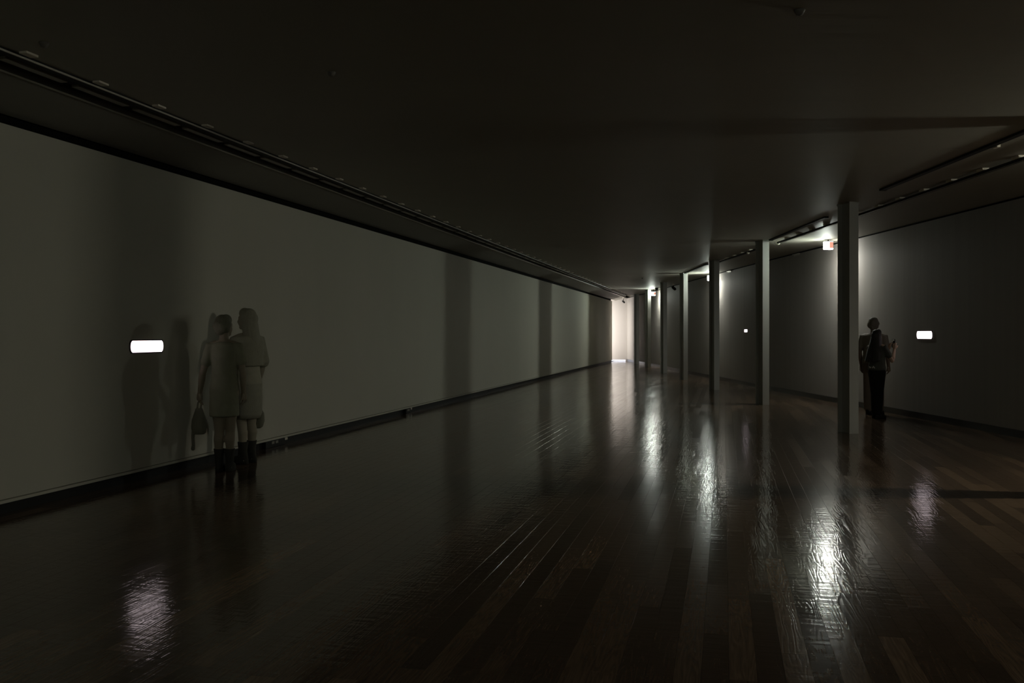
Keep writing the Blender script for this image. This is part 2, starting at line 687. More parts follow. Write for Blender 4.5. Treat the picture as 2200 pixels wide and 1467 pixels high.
def make_column(x, y, label):
    t = empty('steel_column', (x, y, 0), PHI, label, 'column', 'steel columns along the curved wall')
    hh = CEIL - 0.001
    MB().box(-BF / 2, BF / 2, -HD / 2, -HD / 2 + 0.016, 0.0, hh).build('flange', M_STEEL, t, bevel=0.002)
    MB().box(-BF / 2, BF / 2, HD / 2 - 0.016, HD / 2, 0.0, hh).build('flange', M_STEEL, t, bevel=0.002)
    MB().box(-0.006, 0.006, -HD / 2 + 0.016, HD / 2 - 0.016, 0.0, hh).build('web', M_STEEL, t)
    mb = MB()
    for y0 in (-HD / 2 - 0.012, HD / 2 + 0.002):
        mb.box(-BF / 2 - 0.004, BF / 2 + 0.004, y0, y0 + 0.010, CEIL - 0.03, CEIL - 0.001)
    mb.build('head_plate', M_STEEL, t)
    return t


for (x, y), lb in zip(COLS, COL_LABEL):
    make_column(x, y, lb)

# ------------------------------------------------------------------ emergency signs
SIGNS = [
    (RWS(7.97) - 0.20, 7.97, 1.72, 'glowing emergency sign beyond the right frame edge, lighting the ceiling corner'),
    (6.65, 18.60, 1.86, 'largest glowing white and orange emergency sign, half hidden by the nearest column'),
    (6.46, 28.8, 1.82, 'small glowing emergency sign peeping out left of the third dark column'),
    (6.28, 39.3, 1.79, 'farthest glowing white and orange emergency sign, under a black ceiling ball'),
]


def make_sign(x, y, zc, label, front, down=None):
    down = down or M_SIGN_DOWN
    t = empty('emergency_sign', (x, y, H + zc), PHI, label, 'sign', 'emergency signs along the curved wall')
    MB().box(-0.083, 0.085, -0.05, 0.05, -0.083, 0.075).build('housing', M_SIGN_SIDE, t)
    MB().box(-0.087, -0.0835, -0.048, 0.048, -0.080, 0.073).build('front_diffuser', front, t)
    MB().box(-0.080, 0.080, -0.046, 0.046, -0.087, -0.0835).build('bottom_diffuser', down, t)
    MB().box(0.0855, 0.0875, -0.046, 0.046, -0.080, 0.0).build('rear_diffuser', M_SIGN_BACK, t)
    MB().box(0.0, 0.083, -0.058, -0.0505, -0.062, 0.07).build('orange_panel', M_ORANGE, t)
    MB().box(-0.088, 0.088, -0.053, 0.053, 0.0755, 0.088).build('top_cap', M_BLACK, t)
    top = CEIL - H - zc
    MB().tube([(0, 0, 0.085), (0, 0, top - 0.012)], [0.012, 0.012], 10).build('stem', M_BLACK, t, smooth=True)
    return t


for i, s in enumerate(SIGNS):
    sg = make_sign(*s, (M_SIGN_WIDE, M_SIGN, M_SIGN_MID, M_SIGN_FAR)[i], M_SIGN_DOWN0 if i == 0 else None)
    if i == 0:
        sg.scale = (1, 2.3, 1)          # a longer fitting
rear = make_sign(1.6, -6.75, 1.60, 'added unseen fill lamp behind the camera, on the rear wall, built like the signs', M_FILL_REAR)  # unseen lamp added to fill the column faces from behind the camera
rear.rotation_euler.z = math.radians(-90)
rear.scale = (1.12, 1.12, 1.12)

# ------------------------------------------------------------------ wall lights


def lens_outline(wd, ht, n=8):
    """rounded bar with bulging ends"""
    pts = []
    hx, hz = wd / 2, ht / 2
    bul = ht * 0.16
    r = ht * 0.22
    for (sx, a0) in ((1, -90), (-1, 90)):
        for k in range(n + 1):
            t = -1 + 2 * k / n
            z = t * hz * (1 if sx > 0 else -1)
            x = sx * (hx - bul * (abs(t) ** 2.2) - (r * 0.35 if abs(t) == 1 else 0))
            pts.append((x, z))
    return pts


def wall_light(name, loc, rz, wd, ht, label):
    """local x along the wall, local -y out of the wall"""
    t = empty(name, loc, rz, label, 'light', 'glowing wall lights')
    out = lens_outline(wd, ht)
    n = len(out)
    vs = [(x, -0.012, z) for x, z in out] + [(x, 0.0, z) for x, z in out]
    fs = [list(range(n)), list(range(n, 2 * n))[::-1]] + [[i, (i + 1) % n, n + (i + 1) % n, n + i] for i in range(n)]
    MB().add(vs, fs).build('lens', M_SLIT, t)
    big = [(x * (1 + 0.012 / wd * 2), z * (1 + 0.012 / ht * 2)) for x, z in out]
    mb = MB()
    vs = [(x, -0.010, z) for x, z in out] + [(x, -0.010, z) for x, z in big] + [(x, 0, z) for x, z in big] + [(x, 0, z) for x, z in out]
    fs = []
    for i in range(n):
        j = (i + 1) % n
        fs += [[i, j, n + j, n + i], [n + i, n + j, 2 * n + j, 2 * n + i], [2 * n + i, 2 * n + j, 3 * n + j, 3 * n + i], [3 * n + i, 3 * n + j, j, i]]
    mb.add(vs, fs).build('frame', M_BLACK, t)
    return t


tL = 0.00482
pl = Vector((-785 * tL, tL * F, 0))
ul = (pl - P0).dot(U)
pl = uv(ul, 0.002)
# on the left wall the outward normal is +V; local -y must point along V
rzL = math.atan2(V.y, V.x) + math.pi / 2
wall_light('wall_light', (pl.x, pl.y, H - 27 * tL), rzL, 0.53, 0.120, 'glowing white slot light on the long left wall, left of the two visitors')
d = 888 / F
for dd in [i * 0.05 + 10 for i in range(300)]:
    if RWS(dd) / dd <= 888 / F:
        break
rzR = math.atan2(0, -1) + math.pi / 2 + math.atan2(RWS(dd - 0.5) - RWS(dd + 0.5), 1.0)
wall_light('wall_light', (RWS(dd) - 0.004, dd, H - 2.5 * dd / F), rzR, 0.53, 0.135, 'glowing white slot light on the curved right wall, right of the visitor with a phone')
for dd in [i * 0.05 + 18 for i in range(300)]:
    if RWS(dd) / dd <= 503.5 / F:
        break
wall_light('wall_light', (RWS(dd) - 0.004, dd, H + 6.5 * dd / F), rzR, 0.30, 0.085, 'tiny square glowing light on the curved wall between the second and third columns')

# ------------------------------------------------------------------ ceiling tracks
# left: aluminium rail, clips, and a row of unlit diffusers in the slot
lt = empty('ceiling_track', uv(0, SLOT1, CEIL), 0.0, 'long ceiling track with clips and grey panels running above the left wall', 'ceiling track')
lt.rotation_euler = (0, 0, ang)
MB().box(-0.016, -0.001, U0, U1, -0.011, 0.05).build('rail_web', M_BLACK, lt)
# in the track's frame y runs along U, x along V (away from the wall)
mb = MB()
mb.box(-0.014, -0.002, U0, U1, -0.024, -0.012)
mb.build('rail', M_RAIL, lt)
MB().box(-0.435, -0.395, U0, U1 + 0.4, -0.012, 0.03).build('rail', M_ALU, lt)
MB().box(-0.425, -0.03, U0, U1, 0.060, 0.075).build('backing', M_BLACK, lt)
clip_me = None
CSTEP = 0.72 / 0.9724
u_first = (1.98 / 580 * F - 7.31) / 0.9724
k = 0
uc = u_first
while uc > -6.5:
    uc -= CSTEP
while uc < U1 - 1:
    if clip_me is None:
        c = MB().box(0.010, 0.072, -0.055, 0.055, -0.016, -0.001).build('clip', M_CLIP, lt)
        clip_me = c.data
    else:
        c = bpy.data.objects.new('clip', clip_me)
        link(c, lt)
    c.location = (0.025, uc, 0)
    if k == 0:
        p_ = MB().box(-0.035, 0.035, -0.31, 0.31, -0.012, 0.010).build('diffuser_panel', M_DIFF, lt, bevel=0.004)
        pan_me = p_.data
    else:
        p_ = bpy.data.objects.new('diffuser_panel', pan_me)
        link(p_, lt)
        bv = p_.modifiers.new('bevel', 'BEVEL')
        bv.width = 0.004
        bv.segments = 2
    p_.location = (-0.21, uc + 0.36, 0.006)
    k += 1
    uc += CSTEP

# right: black bar hung below the ceiling on pale clips, just behind the columns
rt = empty('ceiling_track', (5.66, 18.2, CEIL), 0.0, 'long black track hung on clips from the ceiling behind the columns', 'ceiling track')
MB().box(-0.03, 0.03, -14.0, 0.6, -0.060, -0.030).build('rail', M_BLACK, rt)
MB().box(-0.022, -0.010, -14.0, 0.6, -0.066, -0.0605).build('groove_strip', M_ALU, rt)
cm = None
for i in range(19):
    y = -13.6 + 0.752 * i
    if cm is None:
        c = MB().box(-0.05, 0.03, -0.07, 0.07, -0.0295, -0.001).build('clip', M_CLIP, rt)
        cm = c.data
    else:
        c = bpy.data.objects.new('clip', cm)
        link(c, rt)
    c.location = (0, y, 0)
MB().ball((0.0, 0.62, -0.05), (0.045, 0.045, 0.04)).build('end_knob', M_CLIP, rt, smooth=True)
rt2 = empty('ceiling_track', (5.60, 19.6, CEIL), 0.0, 'black track on the ceiling between the second and third columns', 'ceiling track')
MB().box(-0.03, 0.03, 0.0, 4.6, -0.060, -0.030).build('rail', M_BLACK, rt2)
for i in range(6):
    c = bpy.data.objects.new('clip', cm)
    link(c, rt2)
    c.location = (0, 0.4 + 0.752 * i, 0)
MB().ball((-0.02, 1.3, -0.068), (0.035, 0.035, 0.03)).build('end_knob', M_CLIP, rt2, smooth=True)

# rails in the line of the columns
def column_rail(x0, y0, x1, y1, label, knob=None):
    a = math.atan2(-(x1 - x0), (y1 - y0))
    ln = math.hypot(x1 - x0, y1 - y0)
    t = empty('ceiling_rail', (x0, y0, CEIL), a, label, 'ceiling rail', 'rails in the line of the columns')
    MB().box(-0.035, 0.035, 0, ln, -0.026, -0.001).build('rail', M_BLACK, t)
    mb = MB()
    for yy in (0.05, ln - 0.05):
        mb.box(-0.04, 0.04, yy - 0.04, yy + 0.04, -0.030, -0.0265)
    mb.build('end_cap', M_BLACK, t)
    if knob is not None:
        MB().box(0.036, 0.075, knob - 0.05, knob + 0.05, -0.040, -0.006).build('connector', M_CLIP, t, bevel=0.006)
    return t


column_rail(4.90, 4.0, 5.06, 12.1, 'black ceiling rail with a white connector, at the right frame edge', 9.24 - 4.0)
column_rail(5.30, 14.9, 5.42, 18.55, 'black ceiling rail running up to the head of the second column')
column_rail(5.52, 25.0, 5.62, 28.7, 'short black ceiling rail running up to the head of the fourth column')

# ------------------------------------------------------------------ small fittings


def sprinkler(x, y, label):
    t = empty('sprinkler_head', (x, y, CEIL), 0, label, 'sprinkler', 'dark sprinkler heads on the ceiling')
    MB().tube([(0, 0, -0.001), (0, 0, -0.010)], [0.034, 0.030], 20).build('escutcheon', M_SPRINK, t, smooth=True)
    MB().tube([(0, 0, -0.012), (0, 0, -0.020)], [0.012, 0.010], 10).tube([(0, 0, -0.020), (0, 0, -0.023)], [0.014, 0.014], 14).build('nozzle', M_SPRINK, t, smooth=True)
    return t


def ceil_pt(px, py):
    t = 1.98 / (717 - py)
    return (px - 1100) * t, t * F


for px, py, lb in ((712, 155, 'dark sprinkler head in the middle of the ceiling, right of the left track'),
                   (95, 92, 'dark sprinkler head beside the left track, near the top left corner'),
                   (1718, 22, 'dark sprinkler head near the top edge, towards the lit ceiling corner'),
                   (1380, 597, 'tiny dark sprinkler head far down the ceiling, left of the fourth column')):
    x, y = ceil_pt(px, py)
    sprinkler(x, y, lb)


def spotlight(x, y, label, drop=0.10, aim=(0.05, -0.12, -0.06), r=0.055, name='ceiling_spotlight', cat='spotlight'):
    t = empty(name, (x, y, CEIL), 0, label, cat)
    MB().tube([(0, 0, -0.001), (0, 0, -0.02)], [0.05, 0.05], 18).build('base', M_CLIP, t, smooth=True)
    MB().tube([(0, 0, -0.02), (0, 0, -drop)], [0.014, 0.014], 10).build('arm', M_BLACK, t, smooth=True)
    a = Vector(aim).normalized()
    c = Vector((0, 0, -drop - r * 0.8))
    MB().tube([c - a * 0.11, c - a * 0.07, c + a * 0.10], [r * 0.7, r, r], 18).build('housing', M_BLACK, t, smooth=True)
    return t


spotlight(6.40, 35.0, 'small black camera hanging at the top of the curved wall between fourth and fifth columns', 0.13, name='security_camera', cat='camera')
spotlight(6.05, 48.0, 'tiny dark spotlight hanging before the bright end wall', 0.20, r=0.05)
t = empty('ceiling_dome', (6.25, 38.2, CEIL), 0, 'black ball fitting on the ceiling above the farthest glowing sign', 'ceiling fitting')
MB().tube([(0, 0, -0.001), (0, 0, -0.02)], [0.075, 0.075], 20).build('base', M_BLACK, t, smooth=True)
MB().ball((0, 0, -0.05), (0.065, 0.065, 0.055)).build('dome', M_BLACK, t, smooth=True)

for px, lb in ((1715, 'pale metal bracket on top of the curved wall between second column and nearest sign'), (1568, 'pale metal bracket on top of the curved wall right of the third column')):
    for dd in [i * 0.05 + 12 for i in range(500)]:
        if RWS(dd) / dd <= (px - 1100) / F:
            break
    t = empty('wall_bracket', (RWS(dd) - 0.013, dd, CEIL - 0.03), math.atan2(RWS(dd - 0.5) - RWS(dd + 0.5), 1.0), lb, 'bracket')
    MB().box(-0.045, -0.001, -0.22, 0.22, -0.012, 0.0).build('plate', M_ALU, t, bevel=0.002)
    MB().box(-0.004, -0.001, -0.20, 0.20, -0.05, -0.0125).build('web', M_ALU, t)

# outlets set in the left baseboard
def outlet(px, label, ln):
    tt = 5.98 / (1556 - px)
    u = (Vector(((px - 1100) * tt, tt * F, 0)) - P0).dot(U)
    t = empty('floor_outlet', uv(u, 0.0), ang, label, 'outlet', 'socket boxes in the left baseboard')
    MB().box(-0.034, 0.02, -ln / 2, ln / 2, 0.001, 0.091).build('box', M_BLACK, t, bevel=0.003)
    for yy in (-ln * 0.14, ln * 0.05):
        MB().box(0.0205, 0.026, yy - 0.035, yy + 0.035, 0.045, 0.08).build('socket', M_DIFF, t, bevel=0.002)
    MB().box(-0.03, 0.012, ln / 2 + 0.01, ln / 2 + 0.09, 0.055, 0.088).build('plug', M_CLIP, t, bevel=0.004)
    return t


outlet(590, 'black socket box in the left baseboard beside the two visitors, with a pale plug', 0.52)
outlet(876, 'small black socket box farther along the left baseboard, before the second wall shadow', 0.26)

# ------------------------------------------------------------------ people


def hand(mb, wrist, direction, palm_n, s=1.0, curl=0.35, side=1):
    """palm, four fingers of different length, thumb; direction = along the hand, palm_n = palm facing"""
    d = Vector(direction).normalized()
    n = Vector(palm_n)
    n = (n - d * n.dot(d)).normalized()
    x = d.cross(n) * side
    w0 = Vector(wrist)
    mb.tube([w0, w0 + d * 0.03 * s, w0 + d * 0.085 * s], [0.026 * s, (0.034 * s, 0.020 * s), (0.036 * s, 0.018 * s)], 12)
    for sx in (-0.5, 0.5):
        mb.tube([w0 + x * sx * 0.03 * s + d * 0.02 * s, w0 + x * sx * 0.055 * s + d * 0.085 * s], [0.016 * s, 0.015 * s], 10)
    for i, ln in enumerate((0.066, 0.076, 0.072, 0.056)):
        off = (i - 1.5) * 0.020 * s
        b = w0 + d * 0.082 * s + x * off
        pts = [b - d * 0.02 * s, b]
        a = curl * 0.6
        cur = b
        for seg in (0.42, 0.32, 0.26):
            dd_ = (d * math.cos(a) + n * math.sin(a)).normalized()
            cur = cur + dd_ * ln * seg * s
            pts.append(cur)
            a += curl
        mb.tube(pts, [0.0100 * s, 0.0098 * s, 0.0094 * s, 0.0088 * s, 0.0078 * s], 8)
    b = w0 + d * 0.025 * s - x * 0.028 * s
    t1 = (d * 0.75 - x * 0.65 + n * 0.25).normalized()
    t2 = (d * 0.9 - x * 0.15 + n * 0.45).normalized()
    mb.tube([b, b + t1 * 0.035 * s, b + t1 * 0.035 * s + t2 * 0.04 * s], [0.013 * s, 0.011 * s, 0.009 * s], 8)


def head(mb, c, yaw=0.0, pitch=0.0, s=1.0):
    """face looks along +y turned by yaw; c is the middle of the head"""
    R = Matrix.Rotation(yaw, 3, 'Z') @ Matrix.Rotation(pitch, 3, 'X')
    c = Vector(c)

    def P(x, y, z):
        return c + R @ Vector((x * s, y * s, z * s))
    mb.ball(P(0, -0.012, 0.022), (0.074 * s, 0.092 * s, 0.086 * s), 20, 14, rot=R)
    mb.ball(P(0, 0.030, -0.030), (0.060 * s, 0.062 * s, 0.072 * s), 18, 12, rot=R)
    mb.ball(P(0, 0.050, -0.085), (0.036 * s, 0.036 * s, 0.026 * s), 14, 10, rot=R)
    mb.tube([P(0, 0.084, 0.012), P(0, 0.100, -0.020), P(0, 0.098, -0.030)], [0.008 * s, 0.012 * s, 0.013 * s], 8)
    for sx in (-1, 1):
        mb.ball(P(sx * 0.030, 0.074, 0.006), (0.013 * s, 0.011 * s, 0.010 * s), 10, 8, rot=R)
        mb.ball(P(sx * 0.076, -0.008, -0.010), (0.009 * s, 0.019 * s, 0.032 * s), 10, 8, rot=R)
        mb.tube([P(sx * 0.012, 0.082, 0.026), P(sx * 0.046, 0.070, 0.026)], [0.007 * s, 0.006 * s], 8)
    mb.tube([P(-0.020, 0.084, -0.052), P(0, 0.092, -0.051), P(0.020, 0.084, -0.052)], [0.006 * s, 0.009 * s, 0.006 * s], 8)
    return P


def figure(name, loc, rz, label, ht, arms, stance, skin, head_yaw=0.0, head_pitch=0.0, wid=1.0, head_off=(0, 0)):
    """body as one continuous skin; local +y is the way the person faces. Returns (root, scale, P of the head)"""
    s = ht / 1.70
    t = empty(name, loc, rz, label, 'person')
    mb = MB()
    W = wid
    mb.loft([(0, 0, z * s, rx * s * W, ry * s) for z, rx, ry in (
        (0.76, 0.12, 0.095), (0.82, 0.155, 0.115), (0.90, 0.168, 0.122), (0.98, 0.152, 0.110), (1.06, 0.130, 0.098), (1.16, 0.140, 0.104),
        (1.26, 0.158, 0.112), (1.34, 0.168, 0.108), (1.40, 0.150, 0.086), (1.44, 0.085, 0.066))], 24)
    hx, hy = head_off
    mb.tube([(0, -0.012 * s, 1.40 * s), (hx * 0.4, -0.008 * s, 1.47 * s), (hx, 0.004 * s + hy, 1.55 * s)], [0.062 * s, 0.052 * s, 0.050 * s], 14)
    P = head(mb, (hx, 0.012 * s + hy, 1.590 * s), head_yaw, head_pitch, s)
    for sx, (hipx, kx, ky, ax, ay) in zip((-1, 1), stance):
        a = Vector((sx * 0.085 * W * s, 0, 0.88 * s))
        kn = Vector((kx * s, ky * s, 0.47 * s))
        an = Vector((ax * s, ay * s, 0.085 * s))
        calf = kn.lerp(an, 0.33) + Vector((0, -0.018 * s, 0))
        thigh = a.lerp(kn, 0.45) + Vector((0, 0.012 * s, 0))
        mb.tube([a, thigh, kn.lerp(a, 0.12), kn, kn.lerp(an, 0.12), calf, an.lerp(kn, 0.2), an], [0.088 * s, 0.077 * s, 0.057 * s, 0.054 * s, 0.050 * s, 0.054 * s, 0.036 * s, 0.034 * s], 16)
        mb.tube([an + Vector((0, -0.045 * s, -0.045 * s)), an + Vector((0, 0.02 * s, -0.042 * s)), an + Vector((0, 0.10 * s, -0.053 * s)), an + Vector((0, 0.165 * s, -0.060 * s))],
                [0.033 * s, 0.036 * s, 0.030 * s, 0.022 * s], 12)
    for sx, (el, wr, hd, pn) in zip((-1, 1), arms):
        sh = Vector((sx * 0.165 * s * W, -0.005 * s, 1.375 * s))
        el, wr = Vector(el) * s, Vector(wr) * s
        mb.tube([Vector((sx * 0.10 * s * W, -0.005 * s, 1.385 * s)), sh, sh.lerp(el, 0.4), el, el.lerp(wr, 0.3), wr],
                [0.055 * s, 0.052 * s, 0.044 * s, 0.036 * s, 0.038 * s, 0.026 * s], 14)
        hand(mb, wr, hd, pn, s, 0.45, side=sx)
    b = mb.build_fused('body', skin, t, voxel=0.0075, smooth=3)
    return t, s, P


def shoes(t, s, stance, mat, boots=False):
    for sx, (hipx, kx, ky, ax, ay) in zip((-1, 1), stance):
        x, y = ax * s, ay * s
        mb = MB()
        mb.loft([(x, y + 0.062 * s, 0.001, 0.046 * s, 0.146 * s), (x, y + 0.062 * s, 0.03, 0.047 * s, 0.148 * s), (x, y + 0.055 * s, 0.060 * s, 0.044 * s, 0.134 * s),
                 (x, y + 0.0 * s, 0.090 * s, 0.041 * s, 0.066 * s)] + ([(x, y, 0.15 * s, 0.046 * s, 0.050 * s), (x, y - 0.006, 0.245 * s, 0.058 * s, 0.060 * s)] if boots else []), 20)
        mb.build('boot' if boots else 'shoe', mat, t, smooth=True)


def hair_short(P, s, mat, t):
    mb = MB()
    for (x, y, z, r) in ((0, -0.03, 0.045, 0.088), (0, 0.02, 0.07, 0.066), (0.03, -0.05, 0.0, 0.072), (-0.03, -0.05, 0.0, 0.072), (0, -0.07, 0.02, 0.066),
                         (0, -0.06, -0.04, 0.060), (0.055, -0.01, 0.02, 0.045), (-0.055, -0.01, 0.02, 0.045), (0.05, -0.02, -0.035, 0.038), (-0.05, -0.02, -0.035, 0.038)):
        mb.ball(P(x, y, z), r * s, 14, 10)
    return mb.build_fused('hair', mat, t, voxel=0.010, smooth=3)


def hair_long(P, s, mat, t, length=0.42, spread=0.10, back=-0.10, lean=0.0):
    mb = MB()
    for (x, y, z, r) in ((0, -0.03, 0.042, 0.086), (0, 0.02, 0.068, 0.064), (0, -0.065, 0.01, 0.072), (0.052, -0.01, 0.01, 0.045), (-0.052, -0.01, 0.01, 0.045)):
        mb.ball(P(x, y, z), r * s, 14, 10)
    for i in range(9):
        a = math.pi * (i / 8.0)
        cx, sy = math.cos(a), math.sin(a)
        x0, y0 = 0.062 * cx, -0.012 - 0.070 * sy
        x1, y1 = spread * cx + lean, back * 0.7 - 0.055 * sy
        mb.tube([P(x0, y0, 0.03), P(x0 * 1.12, y0 - 0.012, -0.07), P((x0 + x1) / 2 * 1.05, (y0 + y1) / 2, -length * 0.55), P(x1, y1, -length * (0.94 + 0.05 * sy))],
                [0.036 * s, 0.040 * s, 0.040 * s, 0.024 * s], 10)
    return mb.build_fused('hair', mat, t, voxel=0.010, smooth=4)


def shirt(t, s, mat, arms, hem=0.93, sleeve=0.55, W=1.0, loose=1.12, flare=0.0, name='shirt', thick=1.5, neck=True):
    mb = MB()
    rings = [(0, 0, z * s, rx * s * W * loose, ry * s * loose * 1.05) for z, rx, ry in (
        (1.425, 0.085, 0.072), (1.40, 0.158, 0.094), (1.34, 0.172, 0.112), (1.26, 0.162, 0.118), (1.16, 0.150, 0.114), (1.06, 0.150, 0.112), (0.98, 0.165, 0.120), (0.90, 0.176, 0.128), (0.82, 0.176, 0.126), (0.74, 0.178, 0.126), (0.66, 0.18, 0.126)) if z > hem]
    last = rings[-1]
    rings = [r for r in rings]
    rings.append((0, 0, hem * s, last[3] + flare * s, last[4] + flare * 0.7 * s))
    if flare:
        rings = [(cx, cy, z, rx + flare * s * max(0, (1.26 * s - z) / (1.26 * s - hem * s)) * (1 if z > hem * s else 0), ry + flare * 0.6 * s * max(0, (1.26 * s - z) / (1.26 * s - hem * s)) * (1 if z > hem * s else 0)) for cx, cy, z, rx, ry in rings]
    mb.loft(rings[::-1], 28)
    for sx, (el, wr, hd, pn) in zip((-1, 1), arms):
        sh = Vector((sx * 0.165 * s * W, -0.005 * s, 1.375 * s))
        el, wr = Vector(el) * s, Vector(wr) * s
        if sleeve <= 1:
            e = sh.lerp(el, sleeve)
            pts = [Vector((sx * 0.09 * s * W, -0.005 * s, 1.36 * s)), sh, e]
            rad = [0.066 * s, 0.064 * s, 0.060 * s * (thick / 1.5)]
        else:
            e = el.lerp(wr, sleeve - 1)
            pts = [Vector((sx * 0.09 * s * W, -0.005 * s, 1.36 * s)), sh, sh.lerp(el, 0.5), el, e]
            rad = [0.066 * s, 0.063 * s, 0.056 * s, 0.050 * s, 0.042 * s]
        mb.tube(pts, rad, 16)
    return mb.build_fused(name, mat, t, voxel=0.011, smooth=3)


def trousers(t, s, mat, stance, W=1.0, waist=1.02, bottom=0.10, wide=1.0):
    mb = MB()
    mb.loft([(0, 0, z * s, rx * s * W * 1.05, ry * s * 1.06) for z, rx, ry in ((0.74, 0.13, 0.105), (0.82, 0.165, 0.122), (0.90, 0.172, 0.126), (0.98, 0.156, 0.114), (waist, 0.140, 0.106))], 24)
    for sx, (hipx, kx, ky, ax, ay) in zip((-1, 1), stance):
        a = Vector((sx * 0.085 * W * s, 0, 0.88 * s))
        kn = Vector((kx * s, ky * s, 0.47 * s))
        an = Vector((ax * s, ay * s, bottom * s))
        mb.tube([a, a.lerp(kn, 0.5), kn, kn.lerp(an, 0.4), an], [0.094 * s, 0.086 * s, 0.068 * s * wide, 0.066 * s * wide, 0.058 * s * wide], 16)
    return mb.build_fused('trousers', mat, t, voxel=0.011, smooth=3)


def cloth(name, color):
    return painted(name, color, 0.85, 0.15, (14, 14, 14), 0.15, (60, 60, 60), 0.15)


M_SKIN_A = painted('skin_a', (0.34, 0.30, 0.22), 0.6, 0.05, spec=0.2)
M_SKIN_B = painted('skin_b', (0.36, 0.33, 0.25), 0.6, 0.05, spec=0.2)
M_TUNIC = cloth('dark_tunic_cloth', (0.30, 0.31, 0.22))
M_HAIR_A = painted('hair_a', (0.26, 0.26, 0.19), 0.6, 0.2, (60, 60, 4), 0.3, (180, 180, 8), 0.2)
M_HAIR_B = painted('hair_b', (0.33, 0.325, 0.25), 0.6, 0.2, (60, 60, 4), 0.3, (180, 180, 8), 0.2)
M_TOP_B = cloth('grey_top_cloth', (0.34, 0.335, 0.26))
M_SKIRT_B = cloth('grey_skirt_cloth', (0.33, 0.325, 0.26))
M_UNDER_B = cloth('pale_undershirt_cloth', (0.42, 0.41, 0.32))
M_SHOE = cloth('dark_shoe', (0.05, 0.05, 0.042))
M_BAG = cloth('dark_bag_cloth', (0.24, 0.24, 0.18))
M_BAG_B = cloth('grey_bag_cloth', (0.30, 0.30, 0.23))

# visitor with short hair, back to the camera, bag in the left hand
tA = 0.00510
st = [(0, -0.055, 0.0, -0.055, 0.0), (0, 0.065, 0.0, 0.060, -0.01)]
arms = [((-0.225, -0.03, 1.08), (-0.275, 0.06, 0.86), (-0.10, 0.25, -1), (1, 0.2, 0)),
        ((0.200, -0.01, 1.09), (0.195, 0.06, 0.86), (0.0, 0.2, -1), (-1, 0, 0))]
A, s, P = figure('person', ((482 - 1100) * tA, tA * F, 0), math.radians(6), 'person with short dark hair and dark tunic, seen from behind by the left wall', 1.69, arms, st, M_SKIN_A, head_yaw=math.radians(-35), wid=0.86)
shirt(A, s, M_TUNIC, arms, hem=0.60, sleeve=0.62, loose=1.03, flare=0.0, name='tunic', W=0.86)
hair_short(P, s, M_HAIR_A, A)
shoes(A, s, st, M_SHOE, True)
# the bag hangs from the left hand
hw = A.matrix_basis @ Vector((-0.30 * s, 0.08 * s, 0.80 * s))
bg = empty('handbag', (hw.x, hw.y, 0.0), A.rotation_euler.z, 'soft dark bag with a hanging strap, held in the left hand of the short-haired visitor', 'bag')
mb = MB()
mb.loft([(0.01, 0, z, rx, ry) for z, rx, ry in ((0.395, 0.055, 0.040), (0.41, 0.075, 0.052), (0.47, 0.084, 0.060), (0.55, 0.078, 0.055), (0.62, 0.055, 0.04), (0.68, 0.035, 0.025))], 24)
mb.build('pouch', M_BAG, bg, smooth=True)
MB().tube([(-0.01, 0, 0.67), (0.0, 0, 0.74), (0.018, 0, 0.79), (0.036, 0, 0.74), (0.03, 0, 0.67)], [0.009] * 5, 8).build('handle', M_BAG, bg, smooth=True)
MB().tube([(-0.045, -0.02, 0.44), (-0.05, -0.02, 0.36), (-0.045, -0.02, 0.28), (-0.05, -0.02, 0.235)], [0.020, 0.018, 0.018, 0.022], 10).build('strap', M_BAG, bg, smooth=True)

# visitor with long hair in profile, facing the first one
tB = 0.00540
stB = [(0, -0.065, 0.02, -0.070, -0.01), (0, 0.06, 0.0, 0.075, 0.02)]
armsB = [((-0.215, -0.06, 1.09), (-0.205, 0.04, 0.85), (0.05, 0.15, -1), (0.6, 0, 0)),
         ((0.205, -0.02, 1.09), (0.215, 0.07, 0.86), (0.0, 0.2, -1), (-1, 0, 0))]
B, s, P = figure('person', ((531 - 1100) * tB, tB * F, 0), math.radians(58), 'person with long hair and wide cropped top, in profile by the left wall', 1.78, armsB, stB, M_SKIN_B, head_yaw=math.radians(20))
shirt(B, s, M_TOP_B, armsB, hem=1.075, sleeve=0.92, loose=1.22, flare=0.015, name='cropped_top', thick=2.0)
mb = MB()
mb.loft([(0, 0, z * s, rx * s, ry * s) for z, rx, ry in ((0.78, 0.172, 0.130), (0.90, 0.178, 0.132), (1.0, 0.158, 0.116), (1.12, 0.146, 0.112))], 24)
mb.build('undershirt', M_UNDER_B, B, smooth=True)
mb = MB()
mb.loft([(0, 0, z * s, rx * s, ry * s) for z, rx, ry in ((0.50, 0.150, 0.130), (0.55, 0.172, 0.142), (0.68, 0.182, 0.140), (0.80, 0.182, 0.138), (0.88, 0.180, 0.136))], 28)
mb.build('skirt', M_SKIRT_B, B, smooth=True)
hair_long(P, s, M_HAIR_B, B, length=0.36, spread=0.085, back=-0.13)
shoes(B, s, stB, M_SHOE, True)
hb = B.matrix_basis @ Vector((0.225 * s, 0.10 * s, 0))
bb = empty('shoulder_bag', (hb.x, hb.y, 0), B.rotation_euler.z, 'soft grey bag hanging at the right side of the long-haired visitor', 'bag')
mb = MB()
mb.loft([(0, 0, z, rx, ry) for z, rx, ry in ((0.38, 0.04, 0.05), (0.40, 0.05, 0.09), (0.47, 0.055, 0.125), (0.56, 0.048, 0.12), (0.62, 0.03, 0.07))], 24)
mb.build('pouch', M_BAG_B, bb, smooth=True)
